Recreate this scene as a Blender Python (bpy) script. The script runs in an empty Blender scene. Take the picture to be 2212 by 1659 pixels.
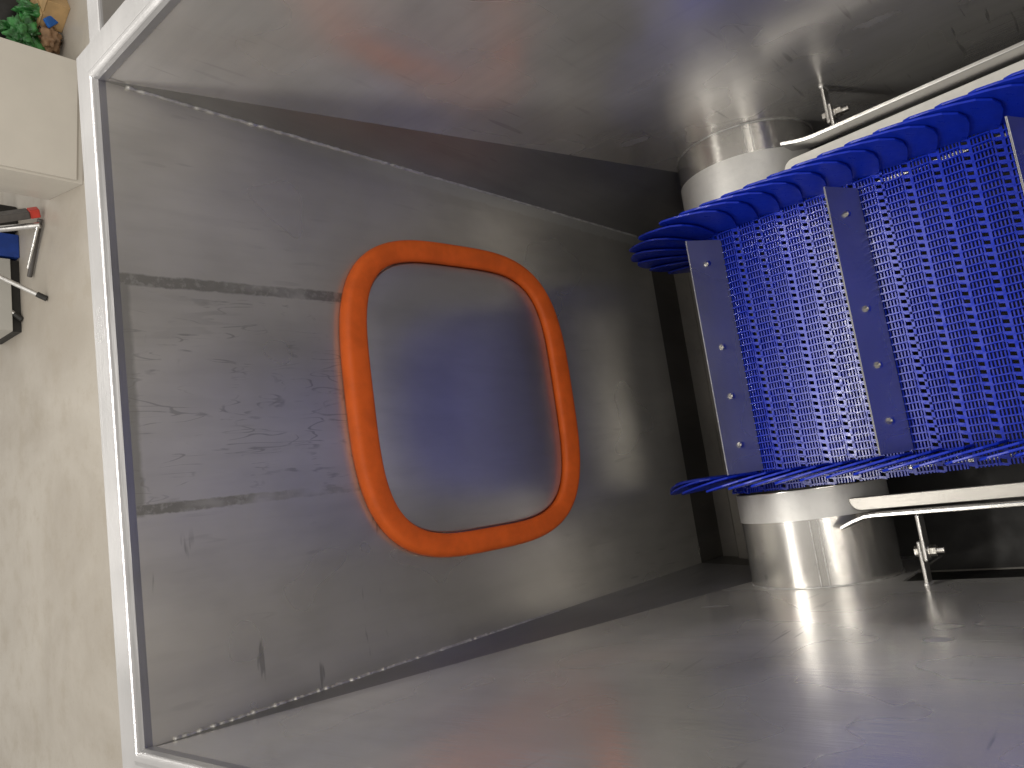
import bpy, bmesh, math, random
from mathutils import Vector, Matrix, Euler, noise
random.seed(7)
SC = bpy.context.scene
COL = SC.collection

# ------------------------------------------------------------------ camera
FPX = 1662.0; CX, CY = 1106.0, 829.5          # photograph measured on a 2212 x 1659 copy
CAM = Vector((-0.2263, -1.1517, 0.4820))
VX = Vector((-0.14019074, -0.98006454, 0.14078369))   # world axes seen from the camera (x right, y down, z in)
VY = Vector((-0.7469667, 0.19801917, 0.63468824))
VZ = Vector((-0.64991331, -0.01618331, -0.75983603))
cam_d = bpy.data.cameras.new('camera'); cam = bpy.data.objects.new('camera', cam_d); COL.objects.link(cam)
right = Vector((VX[0], VY[0], VZ[0])); down = Vector((VX[1], VY[1], VZ[1])); fwd = Vector((VX[2], VY[2], VZ[2]))
m3 = Matrix((right, -down, -fwd)).transposed()
cam.matrix_world = Matrix.Translation(CAM) @ m3.to_4x4()
cam_d.sensor_fit = 'HORIZONTAL'; cam_d.sensor_width = 36.0; cam_d.lens = FPX / 2212 * 36.0
cam_d.clip_start = 0.01; cam_d.clip_end = 200
SC.camera = cam

def ray(px, py):
    d = Vector((px - CX, py - CY, FPX))
    return Vector((VX.dot(d), VY.dot(d), VZ.dot(d)))
def hit(px, py, axis, val):
    r = ray(px, py); t = (val - CAM[axis]) / r[axis]
    return CAM + r * t

# ------------------------------------------------------------------ light
w = bpy.data.worlds.new('World'); SC.world = w; w.use_nodes = True
w.node_tree.nodes['Background'].inputs['Color'].default_value = (0.50, 0.475, 0.435, 1)
w.node_tree.nodes['Background'].inputs['Strength'].default_value = 0.88
def area_lamp(x, y, z, rot, power, lx=3.6, ly=0.10):
    l = bpy.data.lights.new('tube_or_added_lamp', 'AREA'); l.shape = 'RECTANGLE'; l.size = lx; l.size_y = ly
    l.energy = power; l.color = (1.0, 0.965, 0.90)
    o = bpy.data.objects.new('tube_or_added_lamp', l); COL.objects.link(o)
    o.location = (x, y, z); o.rotation_euler = (0, 0, math.radians(rot))
area_lamp(0.1, 0.85, 2.05, -12, 95)
area_lamp(0.6, -3.20, 2.05, -20, 26)
area_lamp(2.4, 3.2, 2.05, -38, 25)  # added unseen lamp, brightens the floor beyond the hopper
area_lamp(0.2, 5.6, 2.05, -38, 25)  # another added lamp for the dim far floor

vs = SC.view_settings
vs.view_transform = 'Standard'; vs.look = 'None'; vs.gamma = 1.0; vs.exposure = 0.55
vs.use_curve_mapping = False

# ------------------------------------------------------------------ materials
class NT:
    def __init__(s, name):
        s.m = bpy.data.materials.new(name); s.m.use_nodes = True
        s.t = s.m.node_tree; s.b = s.t.nodes['Principled BSDF']
        s.tc = s.t.nodes.new('ShaderNodeTexCoord')
    def n(s, typ, **kw):
        o = s.t.nodes.new(typ)
        for k, v in kw.items(): setattr(o, k, v)
        return o
    def l(s, a, b): s.t.links.new(a, b)
    def val(s, sock, v):
        if isinstance(v, (int, float)): sock.default_value = v
        else: s.l(v, sock)
    def math(s, op, a, b=0.0, c=None, clamp=False):
        o = s.n('ShaderNodeMath', operation=op); o.use_clamp = clamp
        s.val(o.inputs[0], a); s.val(o.inputs[1], b)
        if c is not None: s.val(o.inputs[2], c)
        return o.outputs[0]
    def noise(s, scale, detail=4, rough=.55, stretch=(1, 1, 1), rot=(0, 0, 0), dist=0.0):
        mp = s.n('ShaderNodeMapping'); mp.inputs['Scale'].default_value = stretch; mp.inputs['Rotation'].default_value = rot
        s.l(s.tc.outputs['Object'], mp.inputs[0])
        o = s.n('ShaderNodeTexNoise'); o.inputs['Scale'].default_value = scale
        o.inputs['Detail'].default_value = detail; o.inputs['Roughness'].default_value = rough
        o.inputs['Distortion'].default_value = dist
        s.l(mp.outputs[0], o.inputs['Vector']); return o.outputs['Fac']
    def ramp(s, v, a, b, lo=0.0, hi=1.0):
        o = s.n('ShaderNodeMapRange'); o.interpolation_type = 'SMOOTHSTEP'
        s.val(o.inputs[0], v); s.val(o.inputs[1], a); s.val(o.inputs[2], b); s.val(o.inputs[3], lo); s.val(o.inputs[4], hi)
        return o.outputs[0]
    def mix(s, f, a, b):
        o = s.n('ShaderNodeMix', data_type='RGBA'); s.val(o.inputs[0], f)
        for i, v in ((6, a), (7, b)):
            if isinstance(v, tuple): o.inputs[i].default_value = (*v, 1)
            else: s.l(v, o.inputs[i])
        return o.outputs[2]
    def xyz(s):
        o = s.n('ShaderNodeSeparateXYZ'); s.l(s.tc.outputs['Object'], o.inputs[0]); return o.outputs
    def bump(s, h, strength, dist=.01, prev=None):
        o = s.n('ShaderNodeBump'); o.inputs['Strength'].default_value = strength; o.inputs['Distance'].default_value = dist
        s.l(h, o.inputs['Height'])
        if prev is not None: s.l(prev, o.inputs['Normal'])
        return o.outputs[0]

def plain(name, col, rough=.5, metal=0.0, var=.12, scale=14, bump=.0, spec=.5):
    t = NT(name); b = t.b
    f = t.noise(scale, 5)
    c1 = tuple(c * (1 - var) for c in col); c2 = tuple(min(1, c * (1 + var)) for c in col)
    t.l(t.mix(t.ramp(f, .3, .7), c1, c2), b.inputs['Base Color'])
    t.l(t.ramp(t.noise(scale * 2.3, 4), .3, .7, max(.03, rough - .07), rough + .07), b.inputs['Roughness'])
    b.inputs['Metallic'].default_value = metal; b.inputs['Specular IOR Level'].default_value = spec
    if bump: t.l(t.bump(t.noise(scale * 6, 5), bump, .004), b.inputs['Normal'])
    return t.m

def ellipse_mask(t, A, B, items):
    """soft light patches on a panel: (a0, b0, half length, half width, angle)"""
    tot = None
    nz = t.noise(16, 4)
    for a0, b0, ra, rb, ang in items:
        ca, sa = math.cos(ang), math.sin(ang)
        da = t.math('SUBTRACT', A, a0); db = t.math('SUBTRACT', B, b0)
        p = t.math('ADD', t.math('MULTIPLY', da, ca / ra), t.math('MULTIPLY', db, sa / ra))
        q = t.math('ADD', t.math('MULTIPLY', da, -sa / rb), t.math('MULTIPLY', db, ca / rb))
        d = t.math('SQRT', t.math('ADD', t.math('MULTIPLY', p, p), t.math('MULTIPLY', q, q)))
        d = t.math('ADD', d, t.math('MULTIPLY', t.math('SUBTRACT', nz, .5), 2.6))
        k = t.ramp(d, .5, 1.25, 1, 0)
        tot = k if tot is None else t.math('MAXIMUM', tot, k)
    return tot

def steel(name, col=(.56, .545, .52), rough=.24, streak=(1, 1, .12), streak_rot=(0, 0, 0), flecks=.5, grain=.03, wave=.02,
          smudge=.5, fleck_dir=(1, 1, .10), extra=None, warm_reflect=0.0, fleck_rot=(0, 0, 0), metal=.78):
    t = NT(name); b = t.b
    b.inputs['Metallic'].default_value = metal
    cloud = t.noise(3.1, 4, .5, dist=.3)
    smear = t.noise(9, 3, .5, (1, .45, .45) if streak[2] == 1 else (1, 1, .4), streak_rot)
    strk = t.noise(38, 4, .6, streak, streak_rot)
    c = t.mix(t.ramp(cloud, .3, .72), tuple(x * .86 for x in col), tuple(min(1, x * 1.10) for x in col))
    c = t.mix(t.math('MULTIPLY', t.ramp(strk, .42, .75), .18), c, tuple(x * .62 for x in col))
    c = t.mix(t.math('MULTIPLY', t.ramp(smear, .45, .78), .30), c, tuple(x * .60 for x in col))
    if warm_reflect:
        c = t.mix(t.math('MULTIPLY', t.ramp(t.noise(2.2, 4, .55), .52, .72), warm_reflect), c, (col[0] * 1.02, col[1] * .82, col[2] * .68))  # orange reflection of the gasket painted into the wall colour
    r = t.ramp(t.noise(4.0, 2, .4), .15, .85, rough - .06 * smudge * 2, rough + .09 * smudge * 2)
    if flecks:
        patch = t.ramp(t.noise(2.9, 3), .44, .66)
        f1 = t.ramp(t.noise(52, 2, .5, fleck_dir, fleck_rot, .8), .66, .76)
        f2 = t.ramp(t.noise(64, 1, .4, fleck_dir, fleck_rot, .2), .68, .74)
        f = t.math('MULTIPLY', t.math('MAXIMUM', f1, f2), t.math('MULTIPLY', patch, flecks), clamp=True)
        c = t.mix(f, c, tuple(x * .30 for x in col))
    if extra: c, r = extra(t, c, r, col)
    t.l(c, b.inputs['Base Color']); t.l(r, b.inputs['Roughness'])
    nb = t.bump(t.noise(1.7, 2, .4), wave, .25)
    nb = t.bump(t.noise(150, 3, .6, streak, streak_rot), grain, .004, nb)
    t.l(nb, b.inputs['Normal'])
    return t.m

def plate_marks(t, c, r, col):
    X, Y, Z = t.xyz()
    br = t.noise(7, 4, .6, (1, 1, .6)); edge = t.math('MULTIPLY', t.math('SUBTRACT', t.noise(60, 3), .5), .007)
    dark = tuple(x * .36 for x in col)
    def band(x0, hw, zlo, thr):
        d = t.math('ABSOLUTE', t.math('SUBTRACT', t.math('ADD', X, edge), x0))
        k = t.math('MULTIPLY', t.ramp(d, hw * .75, hw * 1.15, 1, 0), t.ramp(Z, zlo, zlo + .01))
        return t.math('MULTIPLY', k, t.math('MULTIPLY', t.ramp(br, thr - .13, thr + .05), t.ramp(t.noise(95, 4, .6), .30, .52, .55, 1)))
    k = band(.177, .0098, -.42, .43)
    k = t.math('MAXIMUM', k, band(-.174, .0078, -.40, .48))
    inx = t.ramp(t.math('ABSOLUTE', t.math('ADD', X, edge)), .180, .186, 1, 0)
    top = t.math('MULTIPLY', t.ramp(t.math('ADD', Z, edge), -.030, -.022), inx)
    k = t.math('MAXIMUM', k, t.math('MULTIPLY', top, .75))
    c = t.mix(t.math('MULTIPLY', k, .92), c, dark)
    # scrubbed hair scratches between the two bands
    def hairs(scale, rot, width, stretch):
        n_ = t.noise(scale, 1.5, .45, stretch, rot, .15)
        return t.ramp(t.math('ABSOLUTE', t.math('SUBTRACT', n_, .5)), width * .4, width, 1, 0)
    hair = t.math('MAXIMUM', hairs(15, (0, .36, 0), .008, (1.6, 1, .24)), t.math('MAXIMUM', hairs(23, (0, .12, 0), .008, (1.5, 1, .22)), hairs(19, (0, -.2, 0), .007, (1.5, 1, .26))))
    hair = t.math('MULTIPLY', hair, t.ramp(t.noise(17, 3, .6), .46, .60))
    zone = t.math('MULTIPLY', t.ramp(t.math('ABSOLUTE', X), .17, .19, 1, 0), t.ramp(Z, -.44, -.40))
    hair = t.math('MULTIPLY', hair, zone)
    d_ = t.math('SUBTRACT', t.math('SUBTRACT', .5, X), t.math('MULTIPLY', Z, -.0536))
    heat = t.math('MULTIPLY', t.ramp(t.math('ADD', d_, t.math('MULTIPLY', edge, 2.0)), .026, .032, 1, 0), t.ramp(Z, -.35, -.75))
    c = t.mix(t.math('MULTIPLY', heat, .4), c, (.74, .75, .72))
    fl = t.math('MULTIPLY', t.ramp(t.noise(46, 3, .55, (1.2, 1, .25), (0, .12, 0)), .60, .68), t.math('MULTIPLY', zone, t.ramp(t.noise(5, 3), .40, .6)))
    c = t.mix(t.math('MULTIPLY', t.math('MAXIMUM', hair, fl), .48), c, dark)
    # scuffs across the panel on the far side
    sc = t.math('MULTIPLY', t.ramp(t.noise(30, 3, .5, (.22, 1, 1.5)), .665, .71), t.ramp(X, -.20, -.25))
    sc = t.math('MULTIPLY', sc, t.ramp(Z, -.50, -.44))
    c = t.mix(t.math('MULTIPLY', sc, .6), c, dark)
    return c, t.math('ADD', r, t.math('MULTIPLY', k, .15))

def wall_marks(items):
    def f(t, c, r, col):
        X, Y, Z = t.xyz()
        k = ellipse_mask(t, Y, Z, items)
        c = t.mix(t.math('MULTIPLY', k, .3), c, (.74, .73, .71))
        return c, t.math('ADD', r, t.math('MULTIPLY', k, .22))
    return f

def wall_items(x, pts):
    out = []
    for (p, q, w_) in pts:
        a = hit(*p, 0, x); b = hit(*q, 0, x)
        d = b - a; out.append(((a.y + b.y) / 2, (a.z + b.z) / 2, max(.01, d.length / 2), w_, math.atan2(d.z, d.y)))
    return out
W = 0.5
M = {}
M['plate'] = steel('brushed steel back panel', metal=.74, col=(.63, .61, .56), rough=.30, flecks=.25, extra=plate_marks, grain=.018, wave=.012)
M['hatch'] = steel('steel hatch cover', metal=.80, rough=.34, flecks=0, grain=.02, wave=.0, col=(.56, .55, .54), smudge=.3)
M['wall_a'] = steel('steel side wall with painted warm reflection', metal=.70, col=(.72, .70, .665), rough=.235, smudge=.75, flecks=.55, warm_reflect=.22, grain=.025, wave=.02, fleck_dir=(1, 1, .09), fleck_rot=(.9, 0, 0),
    streak=(1, .1, 1), streak_rot=(.5, 0, 0),
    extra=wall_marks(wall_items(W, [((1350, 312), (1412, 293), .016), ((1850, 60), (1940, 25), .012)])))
M['wall_b'] = steel('grainy steel side wall with warm reflection', metal=.70, col=(.72, .70, .665), rough=.235, smudge=.75, flecks=.55, warm_reflect=.2, grain=.10, wave=.02, fleck_dir=(1, 1, .10), fleck_rot=(-.9, 0, 0),
    streak=(1, .1, 1), streak_rot=(-.5, 0, 0),
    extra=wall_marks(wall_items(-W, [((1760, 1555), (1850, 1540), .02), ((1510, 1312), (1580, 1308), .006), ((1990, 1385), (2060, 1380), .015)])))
M['gusset'] = steel('steel corner gusset', metal=.86, rough=.42, flecks=.2, col=(.40, .395, .385))  # colour darkened to carry the reflection of the dark hopper bottom
M['bottom'] = steel('shade darkened dull steel hopper bottom', metal=.9, rough=.5, flecks=.3, col=(.22, .21, .195))  # base colour darkened to stand for shade deep in the hopper
M['rim'] = steel('polished steel rim', rough=.30, flecks=.1, streak=(.05, 1, 1), col=(.42, .415, .42), grain=.08)
M['weld'] = plain('weld bead', (.60, .59, .57), .40, .65, .2, 60)
M['drum'] = steel('polished steel drum', metal=.85, rough=.17, flecks=.25, streak=(.08, 1, 1), col=(.64, .625, .60), grain=.02, wave=.015)
M['pale_ring'] = steel('pale matte steel ring', metal=.4, rough=.42, flecks=.1, streak=(1, 1, 1), col=(.74, .73, .70), grain=.08, wave=.01)
M['rail'] = steel('steel rail', metal=.9, rough=.27, flecks=.2, streak=(1, .08, 1), col=(.58, .57, .55), wave=.006)
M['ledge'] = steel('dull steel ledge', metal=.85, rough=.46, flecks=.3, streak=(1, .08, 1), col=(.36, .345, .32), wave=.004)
M['cleat'] = steel('steel cleat plate', metal=.85, rough=.27, flecks=0, streak=(.05, 1, 1), col=(.60, .60, .61), wave=.004, grain=.015)
M['bolt'] = plain('bolt steel', (.72, .70, .66), .22, 1.0, .1, 80)
M['blue'] = plain('blue belt plastic', (.005, .022, .37), .22, 0, .10, 40, 0, .26)
M['blue_guard'] = plain('blue guard plastic', (.005, .024, .38), .34, 0, .12, 30, .02, .35)
M['wear'] = plain('off white wear strip', (.70, .68, .62), .42, 0, .06, 20, .02)
M['orange'] = plain('orange rubber', (.76, .128, .016), .52, 0, .10, 22, .03, .3)
M['black'] = plain('black rubber', (.014, .013, .012), .6)
M['white'] = plain('white cabinet paint', (.54, .51, .46), .45, 0, .03, 3)
M['grey_cab'] = plain('pale grey cabinet paint', (.44, .43, .40), .45, 0, .04, 3)
M['alu'] = plain('aluminium tube', (.62, .61, .60), .32, 1.0, .08, 20)
M['dark_grey'] = plain('dark grey plastic', (.075, .068, .065), .5)
M['red'] = plain('red plastic cap', (.50, .04, .025), .45)
M['blue_crate'] = plain('blue plastic crate', (.012, .05, .28), .45)
M['green'] = plain('green plastic film', (.035, .16, .04), .32, 0, .6, 14, .2)
M['blue_packet'] = plain('blue packet', (.015, .12, .45), .4)
M['card'] = plain('tan cardboard', (.46, .30, .14), .7, 0, .15, 9)
M['paper'] = plain('brown paper', (.22, .13, .07), .7, 0, .35, 12, .3)

def floor_mat():
    t = NT('beige concrete floor'); b = t.b
    f = t.noise(.9, 6, .6, (1, .6, 1), dist=.8); g = t.noise(5, 6, .65); s = t.noise(40, 4)
    c = t.mix(t.ramp(f, .3, .72), (.37, .333, .285), (.46, .425, .375))
    c = t.mix(t.math('MULTIPLY', t.ramp(g, .5, .72), .35), c, (.33, .285, .225))
    c = t.mix(t.math('MULTIPLY', t.ramp(s, .62, .72), .25), c, (.30, .24, .17))
    t.l(c, b.inputs['Base Color']); t.l(t.ramp(g, .3, .7, .38, .6), b.inputs['Roughness'])
    t.l(t.bump(s, .12, .004), b.inputs['Normal'])
    return t.m
M['floor'] = floor_mat()

# ------------------------------------------------------------------ helpers
def link(name, bm, mat, parent=None, smooth=False, bevel=0.0, seg=2):
    bmesh.ops.remove_doubles(bm, verts=bm.verts, dist=1e-6)
    bmesh.ops.recalc_face_normals(bm, faces=bm.faces)
    me = bpy.data.meshes.new(name); bm.to_mesh(me); bm.free()
    if mat: me.materials.append(M[mat] if isinstance(mat, str) else mat)
    o = bpy.data.objects.new(name, me); COL.objects.link(o)
    if smooth:
        me.shade_smooth()
    if bevel:
        md = o.modifiers.new('bevel', 'BEVEL'); md.width = bevel; md.segments = seg; md.limit_method = 'ANGLE'; md.angle_limit = math.radians(30)
    if parent: adopt(o, parent)
    return o
def adopt(o, parent):
    o.parent = parent
    mw = Matrix.Identity(4); p = parent
    chain = []
    while p: chain.append(p); p = p.parent
    for p in reversed(chain): mw = mw @ p.matrix_parent_inverse @ Matrix.LocRotScale(p.location, p.rotation_euler, p.scale)
    o.matrix_parent_inverse = mw.inverted()
def empty(name, loc, label, cat, group=None):
    o = bpy.data.objects.new(name, None); COL.objects.link(o); o.location = loc; o.empty_display_size = .05
    tag(o, label, cat, group); return o
def tag(o, label=None, cat=None, group=None, kind=None):
    if label: o['label'] = label
    if cat: o['category'] = cat
    if group: o['group'] = group
    if kind: o['kind'] = kind
    return o
def box(bm, lo, hi, mat=None):
    r = bmesh.ops.create_cube(bm, size=1.0)
    vv = r['verts']
    for v in vv:
        v.co = Vector(((lo[i] + hi[i]) / 2 + v.co[i] * (hi[i] - lo[i]) for i in range(3)))
        if mat is not None: v.co = mat @ v.co
    return vv
def prism(bm, pts, off):
    """closed polygon of 3D points extruded by the vector off"""
    off = Vector(off)
    a = [bm.verts.new(p) for p in pts]; b = [bm.verts.new(Vector(p) + off) for p in pts]
    bm.faces.new(a); bm.faces.new(list(reversed(b)))
    n = len(pts)
    for i in range(n): bm.faces.new((a[i], b[i], b[(i + 1) % n], a[(i + 1) % n]))
def tube(bm, path, rad, seg=10, wob=0.0, caps=True):
    path = [Vector(p) for p in path]; rings = []
    for i, p in enumerate(path):
        d = (path[min(i + 1, len(path) - 1)] - path[max(i - 1, 0)]).normalized()
        up = Vector((0, 0, 1)) if abs(d.z) < .9 else Vector((1, 0, 0))
        a = d.cross(up).normalized(); b = d.cross(a)
        r = rad[i] if isinstance(rad, list) else rad
        rings.append([bm.verts.new(p + (a * math.cos(k / seg * 2 * math.pi) + b * math.sin(k / seg * 2 * math.pi)) * r * (1 + random.uniform(-wob, wob))) for k in range(seg)])
    for i in range(len(rings) - 1):
        for k in range(seg): bm.faces.new((rings[i][k], rings[i][(k + 1) % seg], rings[i + 1][(k + 1) % seg], rings[i + 1][k]))
    if caps: bm.faces.new(rings[0]); bm.faces.new(list(reversed(rings[-1])))
def sweep(bm, prof_rings, close_prof=True, close_path=False):
    R = [[bm.verts.new(p) for p in ring] for ring in prof_rings]
    n = len(R[0]); m = len(R)
    for i in range(m if close_path else m - 1):
        a, b = R[i], R[(i + 1) % m]
        for k in range(n if close_prof else n - 1):
            bm.faces.new((a[k], b[k], b[(k + 1) % n], a[(k + 1) % n]))
    if close_prof and not close_path:
        bm.faces.new(R[0]); bm.faces.new(list(reversed(R[-1])))

# ------------------------------------------------------------------ setting
FZ = -1.75
bm = bmesh.new(); bm.faces.new([bm.verts.new(p) for p in ((-30, -30, FZ), (30, -30, FZ), (30, 40, FZ), (-30, 40, FZ))])
tag(link('floor', bm, 'floor'), kind='structure')

# ------------------------------------------------------------------ hopper
KP = 0.10                                   # back panel leans towards the conveyor going down
ZB = -1.40                                  # where the back panel ends
YN = -1.75                                  # how far the hopper runs back under the photographer
hopper = empty('hopper', (0, -.8, FZ), 'deep welded stainless steel hopper with rolled rim standing on the beige floor', 'hopper')
hopper['group'] = 'hopper'; del hopper['group']
TH = .004
def yp(z): return KP * z
def yw(z): return .285 * z                  # edge between side wall and gusset
GA, GB = .425, -.474                        # inner ends of the gussets at the bottom of the panel
bm = bmesh.new()
prism(bm, [(W, 0, 0), (-W, 0, 0), (GB, yp(ZB), ZB), (GA, yp(ZB), ZB)], (0, TH, 0))
link('back_panel', bm, 'plate', hopper)
for sx, g in ((1, GA), (-1, GB)):
    x = W * sx
    bm = bmesh.new()
    prism(bm, [(x, 0, 0), (g, yp(ZB), ZB), (x, yw(ZB), ZB)], (TH * sx, TH, 0))
    link('corner_gusset', bm, 'gusset', hopper)
    bm = bmesh.new()
    ZS = -1.165 if sx < 0 else -1.50
    prism(bm, [(x, 0, 0), (x, yw(ZB), ZB), (x, yw(ZB), -1.52), (x, -.69, -1.52), (x, -.69, ZS), (x, YN, ZS - .03), (x, YN, 0)], (TH * sx, 0, 0))
    link('side_wall', bm, 'wall_a' if sx > 0 else 'wall_b', hopper)
    bm = bmesh.new()
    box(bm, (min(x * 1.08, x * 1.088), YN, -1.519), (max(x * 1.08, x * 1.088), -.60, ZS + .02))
    link('recess_shade', bm, 'black', hopper)  # black sheet standing in for the shade below the wall edge
    bm = bmesh.new()
    prism(bm, [(g, yp(ZB), ZB), (x, yw(ZB), ZB), (x, yw(ZB), -1.52), (g, yp(ZB), -1.52)], (TH * sx, TH, 0)); link('gusset_skirt', bm, 'bottom', hopper)
    # weld bead
    a = Vector((x, 0, 0)); b = Vector((g, yp(ZB), ZB))
    bm = bmesh.new(); path = []; rads = []
    t0, t1 = (.03, .97) if sx > 0 else (.03, .60)
    N = 260
    for i in range(N):
        t = t0 + (t1 - t0) * i / (N - 1)
        p = a.lerp(b, t) + Vector((0, -.0005, 0))
        path.append(p + Vector((random.uniform(-.0008, .0008), 0, random.uniform(-.001, .001))))
        rads.append((.0036 if t < .45 else .0026) * (1 + .8 * noise.noise(Vector((i * .45, sx, 0)))))
    tube(bm, path, rads, 6, .15)
    link('weld_bead', bm, 'weld', hopper, smooth=True)
# bottom with its folded strips
bm = bmesh.new(); box(bm, (-W * 1.09, YN, -1.524), (W * 1.09, -.10, -1.520)); link('bottom_panel', bm, 'bottom', hopper)
bm = bmesh.new(); box(bm, (-.535, YN + .01, -1.5195), (.535, -.42, -1.512)); link('bottom_shade', bm, 'black', hopper)  # added black sheet, puts the shade under the conveyor into colour
bm = bmesh.new(); prism(bm, [(GA, yp(ZB), ZB), (GB, yp(ZB), ZB), (GB, yp(ZB) - .005, -1.52), (GA, yp(ZB) - .005, -1.52)], (0, TH, 0)); link('bottom_riser', bm, 'bottom', hopper)
for y0, y1, z1, mt in ((-.235, -.20, -1.495, 'bottom'), (-.272, -.258, -1.488, 'bottom'), (-.30, -.286, -1.478, 'bottom'), (-.335, -.322, -1.455, 'bottom')):
    bm = bmesh.new(); box(bm, (-.485, y0, -1.52), (.485, y1, z1)); link('bottom_strip', bm, mt, hopper, bevel=.003)
bm = bmesh.new(); box(bm, (-W, YN - .004, -1.52), (W, YN, 0)); link('near_wall', bm, 'wall_b', hopper)
for sx in (1, -1):
    for yy in (-.12, YN + .1):
        bm = bmesh.new(); box(bm, (sx * W + (.006 if sx > 0 else -.056), yy - .025, FZ), (sx * W + (.056 if sx > 0 else -.006), yy + .025, -.06))
        link('leg', bm, 'rail', hopper, bevel=.004)

# rolled rim: profile (outward distance, height)
prof = [(-.0015, -.014), (-.0015, -.003)]
for k in range(1, 7):
    a = math.pi - k / 6 * math.pi * .5
    prof.append((.0075 + .0075 * math.cos(a), -.001 + .0075 * math.sin(a)))
prof += [(.013, .0062), (.017, .0040), (.021, .0022), (.068, .0000), (.074, -.004), (.076, -.012), (.074, -.050), (.068, -.050), (.066, -.008), (.012, -.006)]
def rim_rings(side):
    rings = []
    if side == 'far':
        for s in (1, -1): rings.append([(s * (W + d), d, z) for d, z in prof])
    else:
        s = side
        for yy in (None, YN): rings.append([(s * (W + d), (d if yy is None else yy), z) for d, z in prof])
    return rings
for side in ('far', 1, -1):
    bm = bmesh.new(); sweep(bm, rim_rings(side))
    o = link('rim', bm, 'rim', hopper)
for s in (1, -1):
    bm = bmesh.new(); box(bm, (.5755 if s > 0 else -1.15, .014, -.070), (1.35 if s > 0 else -.5755, .062, -.018)); link('rim_beam', bm, 'rim', hopper, bevel=.006, seg=3)

# ------------------------------------------------------------------ access hatch
hx, hv = -.010, -.680
tilt = math.atan(KP)
def pp(u, v, h):
    """point on the back panel: across, along, height above it"""
    return Vector((hx + u, yp((hv + v) * math.cos(tilt)) - h * math.cos(tilt), (hv + v) * math.cos(tilt) + h * math.sin(tilt)))
def sup(a, b, p, t):
    c, s = math.cos(t), math.sin(t)
    r = (abs(c / a) ** p + abs(s / b) ** p) ** (-1 / p)
    return r * c, r * s
hatch = empty('access_hatch', pp(0, 0, 0), 'round cornered access hatch with a thick orange rubber edge inside the hopper', 'hatch')
NH = 160
bm = bmesh.new(); rings = []
gprof = [(0, .001), (-.02, .008), (0, .0145), (.05, .0195), (.13, .023), (.25, .0243), (.40, .0245), (.55, .0241), (.70, .0233), (.84, .0220), (.94, .0200), (1.0, .016), (1.0, .001)]
for i in range(NH):
    t = i / NH * 2 * math.pi
    o_ = sup(.320, .300, 3.3, t); i_ = sup(.275, .2475, 4.0, t)
    rings.append([pp(o_[0] + (i_[0] - o_[0]) * f, o_[1] + (i_[1] - o_[1]) * f, h) for f, h in gprof])
sweep(bm, rings, True, True)
link('rubber_gasket', bm, 'orange', hatch, smooth=True)
bm = bmesh.new(); rings = []
for f, h in ((1.0, .001), (1.0, .0075), (.99, .0085), (.6, .0095), (.3, .0102), (.08, .0104)):
    rings.append([pp(*[c * f for c in sup(.273, .2455, 4.0, i / NH * 2 * math.pi)], h) for i in range(NH)])
R = [[bm.verts.new(p) for p in r] for r in rings]
for a, b in zip(R[:-1], R[1:]):
    for k in range(NH): bm.faces.new((a[k], a[(k + 1) % NH], b[(k + 1) % NH], b[k]))
bm.faces.new(R[-1]); bm.faces.new(list(reversed(R[0])))
link('cover_plate', bm, 'hatch', hatch, smooth=True)

# ------------------------------------------------------------------ conveyor
CYc, CZc, RD, RB, THB = -.5085, -1.2629, .156, .165, .085
conv = empty('conveyor', (.005, -.75, -1.52), 'blue modular belt conveyor with steel cleats and steel tail drum in the hopper', 'conveyor')
XO = .005
SR, RR, RISE = .66, .33, math.radians(62)
def bframe(s):
    n0 = Vector((0, math.sin(THB), math.cos(THB))); u0 = Vector((0, -math.cos(THB), math.sin(THB)))
    c = Vector((XO, CYc, CZc))
    if s > SR:                                  # belt turns up unseen; rise added for blue reflections and to block lamp light
        a = min((s - SR) / RR, RISE); p = c + n0 * RB + u0 * SR
        p = p + u0 * (RR * math.sin(a)) + n0 * (RR * (1 - math.cos(a)))
        if a >= RISE:
            e = s - SR - RR * RISE; p = p + (u0 * math.cos(a) + n0 * math.sin(a)) * e
        return p, -THB - a
    if s >= 0: return c + n0 * RB + u0 * s, -THB
    ph = -s / RB; a = THB + ph
    return c + Vector((0, math.sin(a), math.cos(a))) * RB, -a
def bmat(s):
    p, r = bframe(s); return Matrix.Translation(p) @ Matrix.Rotation(r, 4, 'X')
# drum
def round_side(o):
    me = o.data; caps = set()
    for p in me.polygons:
        p.use_smooth = len(p.vertices) == 4
        if not p.use_smooth: caps.update(p.edge_keys)
    for e in me.edges:
        if e.key in caps: e.use_edge_sharp = True
def ring_cyl(bm, x0, x1, r, seg=96, cuts=1):
    rings = []
    for i in range(cuts + 1):
        x = x0 + (x1 - x0) * i / cuts
        rings.append([(x, CYc + r * math.cos(k / seg * 2 * math.pi), CZc + r * math.sin(k / seg * 2 * math.pi)) for k in range(seg)])
    sweep(bm, rings)
bm = bmesh.new(); ring_cyl(bm, -.3, .3, .146, 96); dr = link('tail_drum', bm, 'black', conv); round_side(dr)  # core coloured black to give the shade seen through the belt holes
for x0, x1 in ((-W + .001, -.3005), (.3005, W - .001)):
    bm = bmesh.new(); ring_cyl(bm, x0, x1, RD, 128); round_side(link('drum_end', bm, 'drum', dr))
for x0, x1 in ((.302, .432), (-.362, -.302)):
    bm = bmesh.new(); ring_cyl(bm, x0, x1, RD + .0022, 128)
    c_ = link('drum_ring', bm, 'pale_ring', dr)  # slightly larger pale matte ring next to the belt
    round_side(c_)
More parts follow.
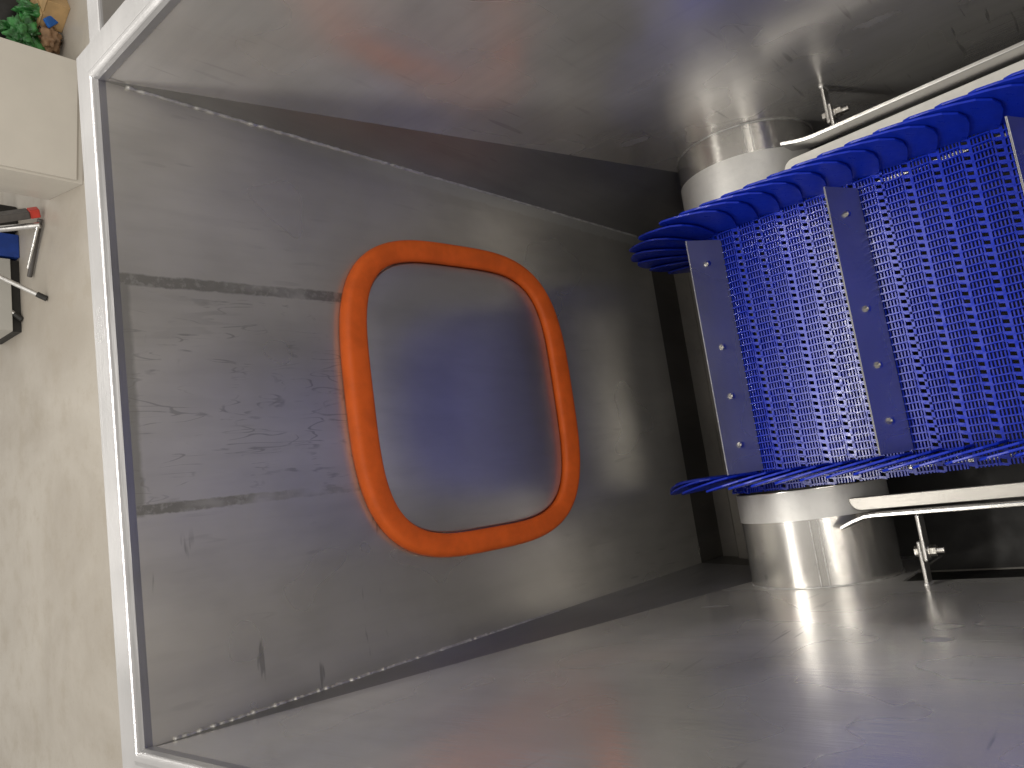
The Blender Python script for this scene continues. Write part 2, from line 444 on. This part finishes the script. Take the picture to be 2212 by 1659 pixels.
# lengthwise seam strips on the drum ends
for sx, x0, x1, ang in ((1, .434, .499, 0.40), (-1, -.499, -.364, .28)):
    for da in (0, .10):
        a = math.pi / 2 + ang + da
        bm = bmesh.new()
        q = []
        for dd in (-.006, .006):
            q.append((CYc + (RD + .0008) * math.cos(a + dd), CZc + (RD + .0008) * math.sin(a + dd)))
        prism(bm, [(x0, *q[0]), (x1, *q[0]), (x1, *q[1]), (x0, *q[1])], (0, .0012 * math.cos(a), .0012 * math.sin(a)))
        link('seam_bead', bm, 'weld', dr)
    bm = bmesh.new()
    xr = .4985 * sx
    tube(bm, [(xr, CYc + (RD + .0005) * math.cos(k / 60 * 2 * math.pi), CZc + (RD + .0005) * math.sin(k / 60 * 2 * math.pi)) for k in range(61)], .0022, 6)
    link('end_weld', bm, 'weld', dr, smooth=True)

# belt rows
PITCH = .302 / 6; HALF = .3000; RUNG = .0141
def row_mesh(shift):
    bm = bmesh.new()
    p = PITCH
    nR = int(2 * HALF / RUNG)
    x0 = -HALF + (2 * HALF - nR * RUNG) / 2
    for i in range(nR + (0 if shift else 1)):
        x = x0 + i * RUNG + (RUNG / 2 if shift else 0)
        if abs(x) > HALF - .002: continue
        v = box(bm, (x - .0019, -p * .30, -.010), (x + .0019, p * .30, 0))            # rung
        for q in v:
            if q.co.z > -.001: q.co.x = x + (q.co.x - x) * .62
        for sgn in (-1, 1):                                                           # knuckles reaching into the next row
            k = box(bm, (x - .0023, p * .30 * sgn if sgn > 0 else -p * .60, -.010), (x + .0023, p * .60 if sgn > 0 else -p * .30, -.0022))
            for q in k:
                if abs(q.co.y) > p * .55: q.co.x += RUNG * .25 * sgn
    for k in range(5):                                                                # fine cross webs
        y = -p * .24 + k * p * .12
        box(bm, (-HALF, y - .0013, -.0110), (HALF, y + .0013, -.0052))
    v = box(bm, (-HALF, p * .315, -.0097), (HALF, p * .415, -.0022))                   # hinge bars
    v = box(bm, (-HALF, -p * .375, -.0098), (HALF, -p * .325, -.0034))
    bmesh.ops.recalc_face_normals(bm, faces=bm.faces)
    me = bpy.data.meshes.new('belt_module'); bm.to_mesh(me); bm.free()
    me.materials.append(M['blue'])
    return me
rows = (row_mesh(False), row_mesh(True))
S0 = -.026 - PITCH * 8
NROW = 40
conv_inv = Matrix.Translation(conv.location).inverted()
def put(me, name, mat, parent=conv):
    o = bpy.data.objects.new(name, me); COL.objects.link(o); o.parent = parent
    o.matrix_parent_inverse = conv_inv
    o.location = mat.to_translation(); o.rotation_euler = mat.to_euler()
    return o
for k in range(NROW):
    s = S0 + k * PITCH
    put(rows[k % 2], 'belt_module', bmat(s + PITCH / 2))

# overlapping side guards
def guard_mesh(sx):
    prof = [(-.030, -.004), (.030, -.004), (.044, .03), (.053, .06), (.055, .085), (.049, .108), (.030, .125), (.0, .133), (-.035, .136), (-.066, .134), (-.078, .128), (-.083, .118), (-.078, .102), (-.060, .055), (-.045, .02)]
    bm = bmesh.new(); rings = []
    t = .0045
    def P(a, n, e):                      # a: towards the viewer end, n: height
        x = (.272 - a * .11 + n * .11 if sx > 0 else .264 - a * .17 + n * .015) + e
        return Vector((sx * x, -a, n))
    A = [bm.verts.new(P(a, n, 0)) for a, n in prof]
    cx = sum(a for a, n in prof) / len(prof); cn = sum(n for a, n in prof) / len(prof)
    A2 = [bm.verts.new(P(a, n, t)) for a, n in prof]
    n_ = len(prof)
    bm.faces.new(A); bm.faces.new(list(reversed(A2)))
    for i in range(n_): bm.faces.new((A[i], A2[i], A2[(i + 1) % n_], A[(i + 1) % n_]))
    bmesh.ops.recalc_face_normals(bm, faces=bm.faces)
    eds = [e for e in bm.edges if len(e.link_faces) == 2 and e.calc_face_angle(0) > 1.2]
    bmesh.ops.bevel(bm, geom=eds, offset=.0012, segments=2, affect='EDGES', profile=.5)
    me = bpy.data.meshes.new('side_guard'); bm.to_mesh(me); bm.free(); me.materials.append(M['blue_guard'])
    return me
gm = {1: guard_mesh(1), -1: guard_mesh(-1)}
for k in range(NROW):
    s = S0 + k * PITCH
    for sx in (1, -1): put(gm[sx], 'side_guard', bmat(s + PITCH / 2))

# cleats
CL = .510
def cleat_mesh():
    bm = bmesh.new()
    d = Vector((0, math.sin(.35), math.cos(.35))); nrm = Vector((0, -d.z, d.y))
    H = .090
    a = Vector((-CL / 2, 0, 0)) + d * -.004
    pts = [a, a + Vector((CL, 0, 0)), a + Vector((CL, 0, 0)) + d * H, a + d * H]
    prism(bm, pts, nrm * .0036)
    bmesh.ops.recalc_face_normals(bm, faces=bm.faces)
    bmesh.ops.bevel(bm, geom=[e for e in bm.edges if e.calc_length() > .3], offset=.0016, segments=4, affect='EDGES')
    me = bpy.data.meshes.new('cleat'); bm.to_mesh(me); bm.free(); me.materials.append(M['cleat'])
    return me, d, nrm
cme, cd, cn = cleat_mesh()
def bolt_mesh():
    bm = bmesh.new()
    q = cn.to_track_quat('Z', 'X').to_matrix().to_4x4()
    def cyl(r, z0, z1, seg, ph=0):
        A = [bm.verts.new(q @ Vector((r * math.cos(ph + k / seg * 2 * math.pi), r * math.sin(ph + k / seg * 2 * math.pi), z0))) for k in range(seg)]
        B = [bm.verts.new(q @ Vector((r * math.cos(ph + k / seg * 2 * math.pi), r * math.sin(ph + k / seg * 2 * math.pi), z1))) for k in range(seg)]
        bm.faces.new(A); bm.faces.new(B)
        for k in range(seg): bm.faces.new((A[k], A[(k + 1) % seg], B[(k + 1) % seg], B[k]))
    cyl(.0066, .0036, .0085, 6); cyl(.0036, .0085, .0112, 12); cyl(.0068, -.0042, 0, 16)
    bmesh.ops.recalc_face_normals(bm, faces=bm.faces)
    me = bpy.data.meshes.new('bolt'); bm.to_mesh(me); bm.free(); me.materials.append(M['bolt']); return me
bme = bolt_mesh()
for k in range(-1, 5):
    mt = bmat(-.018 + k * .302)
    c_ = put(cme, 'cleat', mt)
    for f in (.105, .47, .68, .885):
        b_ = bpy.data.objects.new('bolt', bme); COL.objects.link(b_); b_.parent = c_
        b_.location = Vector((CL / 2 - f * CL, 0, 0)) + cd * .042

# frame rails along both sides of the belt
def fp(x, s, n):
    n0 = Vector((0, math.sin(THB), math.cos(THB))); u0 = Vector((0, -math.cos(THB), math.sin(THB)))
    q = Vector((0, CYc, CZc)) + n0 * (RB + n) + u0 * s; q.x = x; return q
S1 = .80
for sx, xs, n_top, sb, st, fl in ((1, .386, .018, .215, .165, .012), (-1, -.360, -.020, .165, .115, -.020)):
    # guide strip with its flared end
    bm = bmesh.new(); rings = []
    tk = .0075 * sx
    for s, dx in ((st, fl), (st + (sb - st) * .55, fl * .42), (sb, .0015 * sx), (sb + .02, 0), (S1, 0)):
        rings.append([fp(xs + dx, s, n_top), fp(xs + dx + tk, s, n_top), fp(xs + dx + tk, s, n_top - .055), fp(xs + dx, s, n_top - .055)])
    sweep(bm, rings); link('guide_rail', bm, 'rail', conv, bevel=.0015)
    # ledge beside the belt, rounded corner at the tail
    x1, x0 = xs - (.006 if sx > 0 else .004) * sx, .330 * sx
    sa = .145 if sx > 0 else .125
    pts = [fp(x0, S1, n_top - .045)] + [fp(x0, sa, n_top - .045)]
    for k in range(7):
        a = k / 6 * math.pi / 2
        pts.append(fp(x1 - .022 * sx + .022 * sx * math.sin(a), sa + .0 + .022 * (1 - math.cos(a)), n_top - .045))
    pts.append(fp(x1, S1, n_top - .045))
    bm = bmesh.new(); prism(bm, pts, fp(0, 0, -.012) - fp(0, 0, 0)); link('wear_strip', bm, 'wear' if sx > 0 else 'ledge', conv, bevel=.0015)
    # side plate of the frame
    bm = bmesh.new()
    xa = .280 * sx; xb = .286 * sx
    prism(bm, [fp(xa, .20, -.085), fp(xa, S1, -.085), fp(xa, S1, -.20), fp(xa, .24, -.20)], (xb - xa, 0, 0)); link('frame_plate', bm, 'rail', conv)
    # hanger: two lapped flat bars and a bolt
    yh = -.752
    zc = -1.108
    br = bmesh.new()
    xw = (W - .001) * sx; xm = .452 * sx; xr = (abs(xs) + .0) * sx
    def bar(bm, xa, xb, y0, y1, za, zb):
        lo = (min(xa, xb), y0, za); hi = (max(xa, xb), y1, zb); box(bm, lo, hi)
    bar(br, xw, .418 * sx, yh, yh + .007, zc - .028, zc + .006)
    hb = link('hanger_bracket', br, 'rail', conv, bevel=.003)
    b2 = bmesh.new(); bar(b2, .455 * sx, xr + .008 * sx, yh - .009, yh - .002, zc - .022, zc + .014); link('hanger_tab', b2, 'rail', hb, bevel=.003)
    b3 = bmesh.new()
    def hexa(bm, r, y0, y1, seg):
        A = [bm.verts.new((.437 * sx + r * math.cos(k / seg * 2 * math.pi), y0, zc - .006 + r * math.sin(k / seg * 2 * math.pi))) for k in range(seg)]
        B = [bm.verts.new((.437 * sx + r * math.cos(k / seg * 2 * math.pi), y1, zc - .006 + r * math.sin(k / seg * 2 * math.pi))) for k in range(seg)]
        bm.faces.new(A); bm.faces.new(B)
        for k in range(seg): bm.faces.new((A[k], A[(k + 1) % seg], B[(k + 1) % seg], B[k]))
    hexa(b3, .013, yh - .012, yh - .0095, 20); hexa(b3, .0105, yh - .023, yh - .012, 6); hexa(b3, .0058, yh - .036, yh - .023, 14); hexa(b3, .010, yh + .0075, yh + .014, 6)
    link('bolt', b3, 'bolt', hb)
    b4 = bmesh.new(); tube(b4, [(xw - .0005 * sx, yh + .0035, zc - .026 + k * .003) for k in range(12)], [.0045 + .001 * math.sin(k * 2.1) for k in range(12)], 8, .15); link('weld_bead', b4, 'weld', hb, smooth=True)

# ------------------------------------------------------------------ things beyond the hopper
def rbox(name, corner, ang, size, mat, parent=None, bevel=.004):
    """box from its near left floor corner, turned by ang"""
    m = Matrix.Translation(corner) @ Matrix.Rotation(ang, 4, 'Z')
    bm = bmesh.new(); box(bm, (0, 0, 0), size, m); return link(name, bm, mat, parent, bevel=bevel)
# white cabinet
A = hit(182, 397, 2, FZ); ang = math.radians(-10.5)
cab = empty('white_cabinet', A, 'white painted floor cabinet with one flat door beside the green plastic waste', 'cabinet')
mc = Matrix.Translation(A) @ Matrix.Rotation(ang, 4, 'Z')
def cb(name, lo, hi, mat, parent, bevel=.004):
    bm = bmesh.new(); box(bm, lo, hi, mc); return link(name, bm, mat, parent, bevel=bevel)
cb('carcass', (0, .022, .0), (.90, .70, .95), 'white', cab)
cb('door', (.018, 0, .05), (.895, .020, .94), 'white', cab)
# grey cabinet
B = hit(50, 716, 2, FZ); C_ = hit(42, 520, 2, FZ); dv = C_ - B; ang2 = math.atan2(dv.y, dv.x)
g = empty('grey_cabinet', B, 'pale grey cabinet on a black plinth behind the aluminium stand', 'cabinet')
mc = Matrix.Translation(B) @ Matrix.Rotation(ang2, 4, 'Z')
cb('plinth', (.0, .03, 0), (.62, .55, .07), 'black', g)
cb('carcass', (0, .012, .071), (.62, .60, .90), 'grey_cab', g)
cb('door', (.003, -.004, .075), (.617, .011, .895), 'grey_cab', g)
mc = Matrix.Translation(B + Vector((dv.normalized().x * .64, dv.normalized().y * .64, 0))) @ Matrix.Rotation(ang2, 4, 'Z')
cr = empty('blue_crate', mc.to_translation(), 'deep blue plastic crate on the floor next to the pale grey cabinet', 'crate')
cb('side_panel', (0, 0, .005), (.20, .006, .34), 'blue_crate', cr); cb('side_panel', (0, .394, .005), (.20, .40, .34), 'blue_crate', cr)
cb('end_panel', (0, .0065, .005), (.006, .3935, .34), 'blue_crate', cr); cb('end_panel', (.194, .0065, .005), (.20, .3935, .34), 'blue_crate', cr)
cb('base', (.0065, .0065, .0), (.1935, .3935, .008), 'blue_crate', cr); cb('rim', (-.008, -.008, .325), (.208, -.0005, .345), 'blue_crate', cr)
mc = Matrix.Translation(B + Vector((dv.normalized().x * .875, dv.normalized().y * .875, 0))) @ Matrix.Rotation(ang2, 4, 'Z')
bk = empty('black_case', mc.to_translation(), 'black lidded case standing between blue crate and red capped stand', 'case')
cb('body', (0, 0, 0), (.22, .36, .44), 'black', bk, .02); cb('lid', (-.006, -.006, .442), (.226, .366, .49), 'black', bk, .01); cb('latch', (.08, -.012, .40), (.14, -.0065, .47), 'dark_grey', bk)

# aluminium stand with rubber feet
st = empty('aluminium_stand', hit(100, 645, 2, FZ), 'bare aluminium stand with splayed tube legs on black rubber feet', 'stand')
def leg(p_foot, p_up, par, mt='alu', foot='black', r=.018, ext=2.2):
    a = p_foot + Vector((0, 0, .012)); b = p_up
    d = b - a
    f = a + d.normalized() * .055
    bm = bmesh.new(); tube(bm, [f, a + d * ext], r, 14); l_ = link('leg', bm, mt, par, smooth=False, bevel=.002)
    bm = bmesh.new(); tube(bm, [a - d.normalized() * .008, a + d.normalized() * .07], r * 1.25, 14); link('rubber_foot', bm, foot, l_, bevel=.003)
    return a + d * ext
F1 = hit(103, 645, 2, FZ); r1 = ray(0, 598); U1 = CAM + r1 * ((F1.y + .10 - CAM.y) / r1.y)
F2 = hit(50, 690, 2, FZ); r2 = ray(0, 655); U2 = CAM + r2 * ((F2.y + .06 - CAM.y) / r2.y)
t1 = leg(F1, U1, st, ext=1.9); t2 = leg(F2, U2, st, ext=1.9)
bm = bmesh.new(); tube(bm, [t1, t2], .016, 12); link('cross_tube', bm, 'alu', st)

# stand with the red cap
E1 = hit(98, 462, 2, FZ)
rs = empty('folding_stand', E1, 'dark grey folding stand with a red end cap near the white cabinet', 'stand')
d_ = Vector((-.12, .10, .42)).normalized()
q = d_.to_track_quat('Z', 'Y').to_matrix().to_4x4()
m_ = Matrix.Translation(E1 + Vector((.02, .03, .035))) @ q
bm = bmesh.new(); box(bm, (-.05, -.03, .075), (.05, .03, .95), m_); link('upright', bm, 'dark_grey', rs, bevel=.008)
bm = bmesh.new(); box(bm, (-.038, -.035, 0.0), (.038, .035, .075), m_); link('end_cap', bm, 'red', rs, bevel=.008)
k1 = E1 + Vector((-.09, .03, .03))
bm = bmesh.new(); tube(bm, [k1, k1 + Vector((-.02, .25, .33))], .026, 14); link('lower_tube', bm, 'alu', rs, bevel=.003)
bm = bmesh.new(); tube(bm, [k1 + Vector((.05, 0, 0)), k1 + Vector((-.34, .30, 0.0))], .02, 12); link('cross_foot', bm, 'dark_grey', rs, bevel=.003)
bm = bmesh.new(); tube(bm, [k1 + Vector((-.015, 0, .02)), k1 + Vector((-.28, .26, .02))], .012, 12); link('brace', bm, 'alu', rs)

# heap of waste right of the cabinet
def crumple(name, c, size, mat, seed, amp=.35, sub=4, freq=2.2):
    bm = bmesh.new(); bmesh.ops.create_icosphere(bm, subdivisions=sub, radius=1)
    for v in bm.verts:
        p = v.co.copy(); k = 1 + amp * noise.noise(p * freq + Vector((seed, 0, 0))) + amp * .5 * abs(noise.noise(p * freq * 2.3 + Vector((0, seed, 0))))
        v.co = Vector((p.x * size[0] * k, p.y * size[1] * k, p.z * size[2] * k)) + Vector(c)
    return link(name, bm, mat, smooth=True)
def at(px, py, y):
    r = ray(px, py); return CAM + r * ((y - CAM.y) / r.y)
def ground(o):
    lo = min(v.co.z for v in o.data.vertices)
    for v in o.data.vertices: v.co.z += FZ - lo
P0 = at(62, 62, 5.0)
o = crumple('black_bin_bag', (P0.x, 5.02, FZ + .3), (.33, .20, .30), 'black', 3, .3); ground(o)
tag(o, 'bulging black bin bag on the floor behind the green plastic film', 'bag')
o = crumple('green_plastic_film', at(52, 72, 4.74), (.12, .06, .085), 'green', 9, 1.1, 5, 2.0); tag(o, 'large crumpled sheet of bright green plastic film lying on the black bin bag', 'plastic film')
o = crumple('green_plastic_strip', at(78, 25, 4.74), (.06, .05, .11), 'green', 21, .8, 4, 2.4); tag(o, 'narrow strip of green plastic film next to the blue packet', 'plastic film')
o = crumple('green_plastic_loop', at(12, 58, 4.78), (.035, .03, .10), 'green', 33, .8, 4, 2.4); tag(o, 'thin twist of green plastic film hanging from the end of the black bin bag', 'plastic film')
c0 = at(114, 43, 4.66)
bm = bmesh.new(); box(bm, (-.075, -.012, -.035), (.075, .012, .035), Matrix.Translation(c0) @ Euler((.5, .75, .1)).to_matrix().to_4x4())
tag(link('blue_packet', bm, 'blue_packet', bevel=.008), 'small flat blue packet wedged between green film and brown paper', 'packet')
g0 = hit(148, 78, 2, FZ)
o = crumple('brown_paper_bag', (g0.x, g0.y + .12, FZ + .1), (.10, .07, .075), 'paper', 14, .5, 4, 2.6); ground(o); tag(o, 'crumpled brown paper bag on the floor in front of the black bin bag', 'bag')
g1 = hit(156, 14, 2, FZ)
bx_ = empty('cardboard_box', (g1.x + .12, g1.y + .12, FZ), 'plain tan cardboard box on the floor beside the brown paper bag', 'box')
mc = Matrix.Translation(Vector((g1.x + .0, g1.y + .03, FZ))) @ Matrix.Rotation(math.radians(28), 4, 'Z')
cb('carton', (0, 0, 0), (.30, .22, .16), 'card', bx_, .004); cb('flap', (-.004, -.05, .162), (.304, .10, .166), 'card', bx_, .001); cb('flap', (-.004, .115, .1625), (.304, .27, .1665), 'card', bx_, .001)
